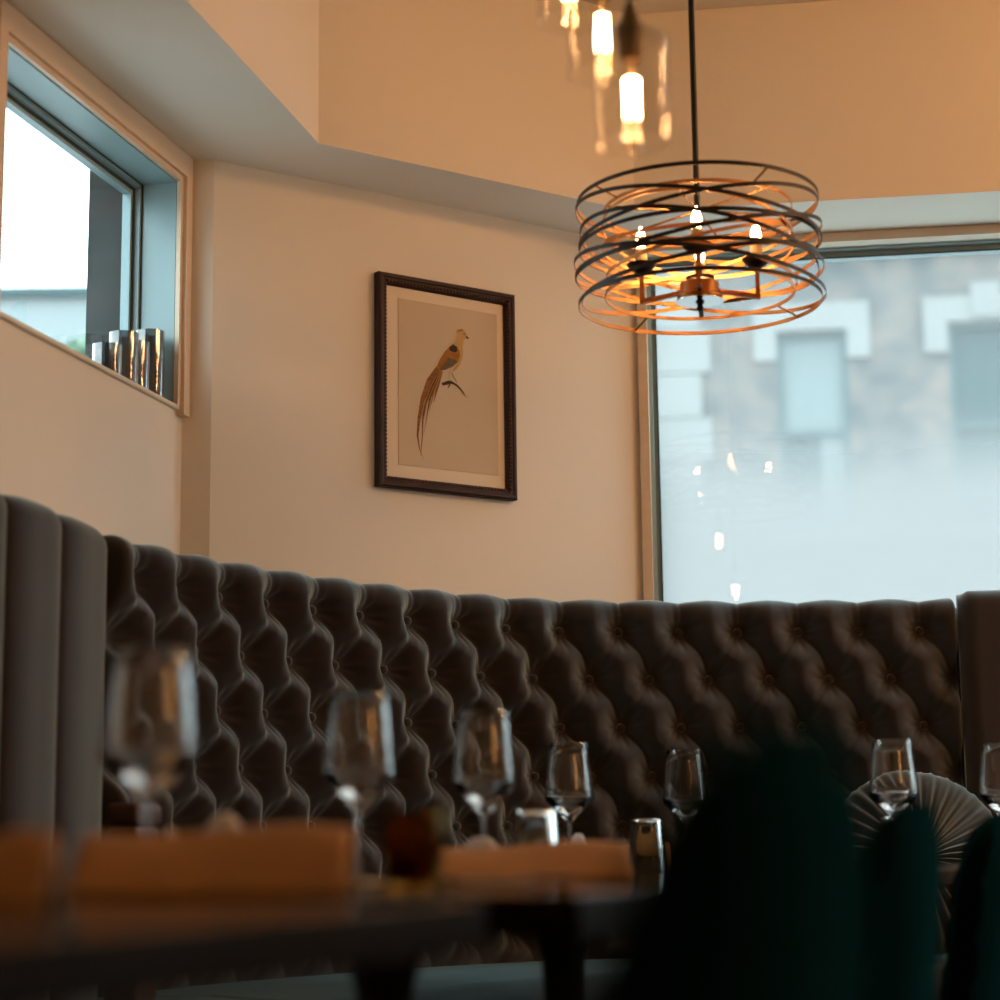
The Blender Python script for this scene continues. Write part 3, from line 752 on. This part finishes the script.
streak([(300,455),(330,450),(345,462)], [6,8,3], 2, 4); streak([(400,520),(425,545),(448,548)], [6,4,1], 4, 4)
tag(bird.build('bird_drawing', BM, pf, smooth=False), 'long-tailed ochre bird drawn on a branch')

# ------------------------------------------------------------------ drum chandelier
CX, CY, CZ0, CZ1 = .418, 4.0, 1.894, 2.109
cd = thing('chandelier', 'dark drum chandelier of woven metal hoops with bulb light painted gold inside', 'chandelier', (CX, CY, CZ0))
HD = CZ1-CZ0
def hoop(name, R_, zf, parent, hb=.0075, th=.0016, face='bronze'):
    n = 96; mb = MB(); vs = []; fs = []; mi = []
    for k in range(n):
        a = 2*PI*k/n; z = zf(a)
        for r_, dz in ((R_,-hb/2),(R_,hb/2),(R_-th,hb/2),(R_-th,-hb/2)): vs.append((r_*math.cos(a), r_*math.sin(a), z+dz))
    for k in range(n):
        a, b2 = 4*k, 4*((k+1) % n)
        for i in range(4):
            fs.append((a+i, b2+i, b2+(i+1)%4, a+(i+1)%4)); mi.append(1 if i == 2 else 0)  # inward faces get the gold tone that stands for bulb light
    mb.add(vs, fs); mb.mi = mi
    return mb.build(name, [M[face], M['gold']], parent, angle=40)
def drum(R_, z0_, z1_, hoops, parent, hb, face='bronze'):
    hoop('top_ring', R_, lambda a: z1_, parent, hb, face=face); hoop('bottom_ring', R_, lambda a: z0_, parent, hb, face=face)
    for i, (zc, am, ph) in enumerate(hoops):
        rr = R_+.0022*(1 if i % 2 else -1)*(1+i*.35)
        hoop('woven_hoop', rr, lambda a: zc+am*math.cos(a-ph), parent, hb, face=face)
h2 = HD
drum(.251, 0, HD, [(.166,.040,.1),(.164,.040,3.0),(.122,.004,0),(.108,.052,.35),(.106,.050,3.35),(.064,.006,1.0),(.050,.043,.2),(.049,.042,2.9)], cd, .0085)
drum(.196, .018, HD-.018, [(.148,.040,1.2),(.146,.040,4.0),(.104,.045,.3),(.078,.044,2.8)], cd, .0075, 'gold')
mb = MB()
for a in (0, PI/3, 2*PI/3):
    c_, s_ = math.cos(a+.2), math.sin(a+.2)
    mb.tube([(-.196*c_,-.196*s_,HD-.018),(.196*c_,.196*s_,HD-.018)], .0026, 8)
mb.build('cross_bar', M['hub'], cd)
for a in (0, PI/2, PI, 3*PI/2):
    for zi, zo in ((HD-.018, HD), (.018, 0)):
        mb = MB(); mb.tube([(.196*math.cos(a+.5),.196*math.sin(a+.5),zi),(.250*math.cos(a+.5),.250*math.sin(a+.5),zo)], .0024, 6)
        mb.build('drum_link', M['hub'], cd)
mb = MB(); mb.tube([(0,0,.03),(0,0,ZC-CZ0-.02)], .0065, 14); mb.build('rod', M['black_metal'], cd)
mb = MB(); mb.lathe([(0,ZC-CZ0-.0005),(.062,ZC-CZ0-.0005),(.062,ZC-CZ0-.012),(.05,ZC-CZ0-.022),(0,ZC-CZ0-.024)], 32); mb.build('ceiling_canopy', M['black_metal'], cd)
mb = MB(); mb.lathe([(0,.004),(.044,.004),(.047,.007),(.047,.012),(.041,.016),(.041,.040),(.030,.046),(.012,.050),(0,.050)], 36); hb_ = mb.build('hub', M['hub'], cd)
mb = MB(); mb.lathe([(0,-.020),(.006,-.018),(.008,-.012),(.005,-.006),(.009,.0),(.010,.004),(0,.004)], 18); mb.build('finial', M['black_metal'], hb_)
mb = MB(); mb.lathe([(0,.0035),(.050,.0035),(.050,.0015),(0,.0015)], 36); tag(mb.build('hub_disc', M['chrome'], hb_), 'polished steel disc')
RA = .119
for i in range(4):
    a = math.radians(-90+90*i-7); c_, s_ = math.cos(a), math.sin(a)
    arm = MB(); ez = Vector((c_, s_, 0)); et = Vector((-s_, c_, 0))
    def sq(p, q, w):
        p, q = Vector(p), Vector(q); d_ = (q-p).normalized(); x_ = et; y_ = d_.cross(x_).normalized(); vs = []
        for o_ in (p, q):
            for sx, sy in ((-1,-1),(1,-1),(1,1),(-1,1)): vs.append(o_+x_*sx*w+y_*sy*w)
        arm.add(vs, [(3,2,1,0),(4,5,6,7),(0,1,5,4),(1,2,6,5),(2,3,7,6),(3,0,4,7)])
    sq(ez*.038+Z3*.022, ez*(RA+.005)+Z3*.006, .0048); sq(ez*RA+Z3*.003, ez*RA+Z3*.070, .0046)
    ao = arm.build('arm', M['hub'], cd, smooth=False)
    p_ = ez*RA+Z3*.024
    mb = MB(); mb.lathe([(0,.044),(.006,.044),(.018,.049),(.028,.058),(.031,.064),(.029,.064),(.017,.055),(0,.054)], 28, tuple(p_)); mb.build('drip_cup', M['bronze'], ao)
    mb = MB(); mb.lathe([(0,.0545),(.0125,.0545),(.0125,.094),(.011,.096),(0,.096)], 22, tuple(p_)); mb.build('candle_sleeve', M['sleeve'], ao)
    mb = MB(); mb.lathe([(0,.096),(.006,.097),(.0095,.104),(.0108,.112),(.0095,.122),(.006,.133),(.0025,.142),(0,.146)], 18, tuple(p_)); mb.build('candle_bulb', M['bulb'], ao)

# ------------------------------------------------------------------ glass pendants
def make_pendant(x, y, ztop, label):
    p = thing('pendant_lamp', label, 'pendant lamp', (x, y, ztop), 0, 'glass cylinder pendants')
    R_ = .053; H_ = .155
    mb = MB(); mb.lathe([(.017,.0),(R_-.006,.0),(R_-.001,-.004),(R_,-.010),(R_,-H_),(R_-.0015,-H_-.001),(R_-.003,-H_),(R_-.003,-.010),(R_-.006,-.004),(.017,-.003)], 56)
    mb.build('glass_shade', M['glass_shade'], p, angle=50)
    mb = MB(); mb.lathe([(0,.050),(.006,.048),(.010,.030),(.016,.016),(.0185,.008),(.0185,-.002),(.0165,-.004),(.0165,-.030),(.014,-.036),(0,-.036)], 28); mb.build('socket', M['brass'], p)
    L_ = ZC-ztop
    mb = MB(); mb.tube([(0,0,.046),(0,0,L_-.02)], .003, 8); mb.build('cord', M['black_metal'], p)
    mb = MB(); mb.lathe([(0,L_-.0005),(.055,L_-.0005),(.055,L_-.016),(.045,L_-.024),(0,L_-.025)], 30); mb.build('ceiling_canopy', M['screen'], p)
    mb = MB(); mb.lathe([(0,-.037),(.011,-.037),(.013,-.045),(.0155,-.058),(.016,-.080),(.016,-.150),(.0135,-.162),(.007,-.169),(0,-.170)], 26)
    bo = mb.build('bulb', M['bulb_glass'], p, angle=60)
    mb = MB()
    for k in range(6):
        a = 2*PI*k/6; a2 = 2*PI*(k+.5)/6
        mb.tube([(.0085*math.cos(a),.0085*math.sin(a),-.062),(.0098*math.cos(a2),.0098*math.sin(a2),-.116)], .0019, 6)
    mb.build('filament', M['filament'], bo)
    mb = MB()
    for k in range(4):
        a = 2*PI*k/4+.4
        mb.tube([(.0090*math.cos(a),.0090*math.sin(a),-.118),(.0100*math.cos(a),.0100*math.sin(a),-.146)], .0021, 6)
    mb.build('filament_end', M['filament_low'], bo)
    mb = MB(); mb.tube([(0,0,-.037),(0,0,-.150)], .002, 8); mb.build('filament_post', M['sleeve'], bo)
    return p
pn = make_pendant(.187, 2.60, 1.885, 'lowest clear glass pendant with glowing filament, right of the three')
dup(pn, (.160, 2.80, 2.065), .5, 'middle clear glass pendant with glowing filament', 'glass cylinder pendants')
dup(pn, (.120, 2.98, 2.225), 1.1, 'highest clear glass pendant, left of the three, cut by the top edge', 'glass cylinder pendants')

def shade_lamp(x, y, z0_, h, r, label):
    g = thing('shade_pendant', label, 'pendant lamp', (x, y, z0_), 0, 'amber shade pendants')
    mb = MB(); mb.lathe([(r*.93,0),(r,0),(r*.9,h),(r*.84,h)], 40); mb.lathe([(0,h*.55),(r*.93,h*.5),(r*.93,h*.53),(0,h*.58)], 40); mb.build('lamp_shade', M['amber_shade'], g)
    mb = MB(); mb.tube([(0,0,h*.58),(0,0,ZC-z0_-.02)], .004, 8); mb.build('cord', M['black_metal'], g)
    mb = MB(); mb.lathe([(0,ZC-z0_-.0005),(.05,ZC-z0_-.0005),(.05,ZC-z0_-.02),(0,ZC-z0_-.022)], 28); mb.build('ceiling_canopy', M['screen'], g)
shade_lamp(2.45, .35, 1.70, .30, .12, 'lower amber shade pendant behind the viewer to the right')
shade_lamp(2.15, .02, 2.10, .17, .08, 'upper amber shade pendant behind the viewer to the right')
def globe(x, y, label):
    g = thing('ceiling_lamp', label, 'ceiling lamp', (x, y, ZC-.0005), 0, 'round ceiling lamps')
    mb = MB(); mb.lathe([(0,0),(.07,0),(.07,-.014),(.045,-.03),(.02,-.036),(.02,-.075),(0,-.076)], 32); mb.build('ceiling_rose', M['brass'], g)
    mb = MB(); mb.lathe([(0,-.077)]+[(.075*math.sin(a), -.152+.075*math.cos(a)) for a in np.linspace(.1, PI-.05, 16)]+[(0,-.227)], 32); mb.build('globe', M['globe'], g)
    return g
globe(2.60, 4.00, 'round ceiling lamp nearest the window wall'); globe(2.95, 3.20, 'round ceiling lamp over the right end of the room'); globe(2.15, 3.05, 'round ceiling lamp over the far right tables')

# ------------------------------------------------------------------ glass cylinders on the left sill
def cyl(s, d, r, h, label):
    q = L_NEAR + L_DIR*s + L_OUT*d
    mb = MB(); mb.lathe([(0,.0),(r,.0),(r,h),(r-.002,h),(r-.002,.006),(0,.006)], 44)
    o = mb.build('glass_cylinder', M['cylinder'], loc=(q.x, q.y, 1.8012)); return tag(o, label, 'candle holder', 'smoked glass cylinders on the sill')
cyl(.795, .040, .0335, .162, 'tall smoked glass cylinder at the right end of the left window sill')
cyl(.722, .044, .0335, .118, 'short smoked glass cylinder between two tall ones on the sill')
cyl(.651, .038, .0320, .122, 'taller dark glass cylinder left of the short one on the sill')
cyl(.580, .044, .0320, .078, 'lowest leftmost smoked glass cylinder on the sill')

# ------------------------------------------------------------------ outside
b = MB(); b.prism([(-60,5.9),(60,5.9),(60,70),(-60,70)], -.30, -.15); struct(b.build('street', M['asphalt'], smooth=False))
b = MB(); b.prism([(-60,-10),(-3.2,-10),(-3.2,5.88),(-60,5.88)], -.30, -.15); struct(b.build('pavement', M['asphalt'], smooth=False))
BO = Vector((3.3, 24, 0)); bx_, by_ = Vector((W_DIR.x, W_DIR.y, 0)), Vector((W_OUT.x, W_OUT.y, 0))
bl = thing('street_building', 'brick building across the street seen through the frosted window', 'building', tuple(BO+Z3*(-.15)), math.atan2(bx_.y, bx_.x))
ZG = .15
mb = MB()
HWIN = [(.13,.99,4.55,7.03),(2.20,3.15,4.55,7.05),(4.25,5.15,4.55,7.05)]
xs = -1.5; mb.box((-1.5,.16,0), (9,8,13+ZG))
def fac(a, c): mb.box((a[0],0,a[1]+ZG), (c[0],.16,c[1]+ZG))
x = -1.5
for a, c, d_, e in HWIN:
    fac((x,-.15), (a,13)); fac((a,-.15), (c,d_)); fac((a,e), (c,13)); x = c
fac((x,-.15), (9,13)); mb.build('brick_wall', M['brick'], bl, smooth=False)
z = 0; k = 0
while z < 13:
    wq = .70 if k % 2 else .82
    mb = MB(); mb.box((-1.52,-.05,z+ZG-.15), (-1.5+wq,.0,z+.54+ZG-.15)); mb.build('quoin_stone', M['stone'], bl, smooth=False)
    z += .56; k += 1
for i, (a, c, d_, e) in enumerate(HWIN):
    mb = MB(); hd = .35 if i == 0 else .33
    mb.box((a-.28,-.06,e+ZG-.36), (a,.0,e+hd+ZG)); mb.box((c,-.06,e+ZG-.36), (c+.28,.0,e+hd+ZG))
    mb.box((a,-.06,e+.012+ZG), (c,.0,e+hd+ZG))
    m_ = (a+c)/2
    if i: mb.box((m_-.18,-.09,e+.06+ZG), (m_+.18,-.061,e+hd+.16+ZG)); mb.box((m_-.18,-.06,e+hd+ZG), (m_+.18,.0,e+hd+.16+ZG))
    mb.build('lintel', M['stone'], bl, smooth=False)
    mb = MB(); mb.box((a-.15,-.09,d_+ZG-.16), (c+.15,.0,d_+ZG)); mb.build('sill_stone', M['stone'], bl, smooth=False)
    fr = MB(); w = .07
    fr.box((a,.03,d_+ZG), (a+w,.11,e+ZG)); fr.box((c-w,.03,d_+ZG), (c,.11,e+ZG)); fr.box((a+w,.03,e-w+ZG), (c-w,.11,e+ZG)); fr.box((a+w,.03,d_+ZG), (c-w,.11,d_+w+ZG))
    zm = e-1.30; fr.box((a+w,.04,zm+ZG), (c-w,.11,zm+.07+ZG)); fo = fr.build('window_frame', M['teal_frame'], bl, smooth=False)
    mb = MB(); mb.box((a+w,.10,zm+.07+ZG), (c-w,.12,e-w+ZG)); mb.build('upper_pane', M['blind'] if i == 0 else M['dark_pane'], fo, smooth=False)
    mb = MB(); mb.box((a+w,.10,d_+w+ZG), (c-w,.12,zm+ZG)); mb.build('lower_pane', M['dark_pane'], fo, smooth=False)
    if i == 0:
        mb = MB(); mb.box((a+.5,.09,d_+w+ZG), (c-w,.098,zm+ZG)); mb.build('curtain', M['blind'], fo, smooth=False)
# pale building and a tree seen through the left window
pA = at(6, 288, 30); pB = at(91, 283, 30)
b2o = thing('street_building', 'pale blue-grey flat building seen low through the left window', 'building', (pA.x-9, 30, -.15), 0)
mb = MB(); mb.box((0,0,0), (11.5,6,pA.z)); mb.build('facade', M['render_wall'], b2o, smooth=False)
mb = MB(); mb.box((-.1,-.1,pA.z+.0), (11.6,6.1,pA.z+.15)); mb.build('parapet', M['teal_frame'], b2o, smooth=False)
tp = at(88, 350, 20)
tr = thing('tree', 'small green tree beyond the left window', 'tree', (tp.x, 20, -.15))
mb = MB(); mb.tube([(0,0,0),(.05,0,2.5),(0,.05,tp.z)], [.16,.12,.06], 10); mb.build('trunk', M['bark'], tr)
mb = MB(); rnd = random.Random(3)
for k in range(900):
    a, e_ = rnd.uniform(0, 2*PI), rnd.uniform(-1.2, 1.5); rr = .55*rnd.random()**.4
    p = Vector((rr*math.cos(a)*math.cos(e_), rr*math.sin(a)*math.cos(e_), tp.z+rr*math.sin(e_)*1.05-.35))
    d1 = Vector((rnd.uniform(-1,1), rnd.uniform(-1,1), rnd.uniform(-1,1))).normalized(); d2 = d1.orthogonal().normalized()
    mb.add([p-d1*.12, p+d2*.05, p+d1*.12, p-d2*.05], [(0,1,2,3)])
mb.build('crown', M['leaf'], tr, smooth=False)

# ------------------------------------------------------------------ sky
w = bpy.data.worlds.new('overcast_sky'); bpy.context.scene.world = w; w.use_nodes = True
nt = w.node_tree; nt.nodes.clear()
tc = nt.nodes.new('ShaderNodeTexCoord'); sp = nt.nodes.new('ShaderNodeSeparateXYZ'); rp = nt.nodes.new('ShaderNodeValToRGB')
SKY_Z = 17.5
e = rp.color_ramp.elements; c_ = (.76, .95, 1.0)
e[0].position = 0.0; e[0].color = (.05, .055, .055, 1)
e[1].position = 1.0; e[1].color = (*c_, 1)
n1 = e.new(.495); n1.color = (.06, .065, .065, 1); n2 = e.new(.505); n2.color = (c_[0]/3, c_[1]/3, c_[2]/3, 1)
ma = nt.nodes.new('ShaderNodeMath'); ma.operation = 'MULTIPLY_ADD'; ma.inputs[1].default_value = .5; ma.inputs[2].default_value = .5
bg = nt.nodes.new('ShaderNodeBackground'); bg.inputs['Strength'].default_value = SKY_Z; ow = nt.nodes.new('ShaderNodeOutputWorld')
nt.links.new(tc.outputs['Generated'], sp.inputs[0]); nt.links.new(sp.outputs['Z'], ma.inputs[0]); nt.links.new(ma.outputs[0], rp.inputs['Fac'])
nt.links.new(rp.outputs['Color'], bg.inputs['Color']); nt.links.new(bg.outputs[0], ow.inputs['Surface'])

# ------------------------------------------------------------------ camera and view
cam = bpy.data.cameras.new('camera'); co = bpy.data.objects.new('camera', cam); C.objects.link(co)
cam.sensor_fit = 'HORIZONTAL'; cam.sensor_width = 24; cam.lens = 24*F_PX/1000; cam.clip_start = .02; cam.clip_end = 300
Rm = Matrix(((_R[0], _U[0], -_F[0]), (_R[1], _U[1], -_F[1]), (_R[2], _U[2], -_F[2])))
co.matrix_world = Matrix.Translation(Vector(CAM)) @ Rm.to_4x4()
cam.dof.use_dof = True; cam.dof.focus_distance = 4.75; cam.dof.aperture_fstop = 1.6
sc = bpy.context.scene; sc.camera = co
sc.view_settings.view_transform = 'Standard'; sc.view_settings.look = 'None'; sc.view_settings.gamma = 1; sc.view_settings.use_curve_mapping = False
sc.view_settings.exposure = -0.28
cy = sc.cycles
cy.max_bounces = 14; cy.transmission_bounces = 12; cy.transparent_max_bounces = 24; cy.diffuse_bounces = 5; cy.glossy_bounces = 5
cy.sample_clamp_indirect = 4.0; cy.caustics_refractive = True; cy.caustics_reflective = False; cy.blur_glossy = .5
cy.use_denoising = True
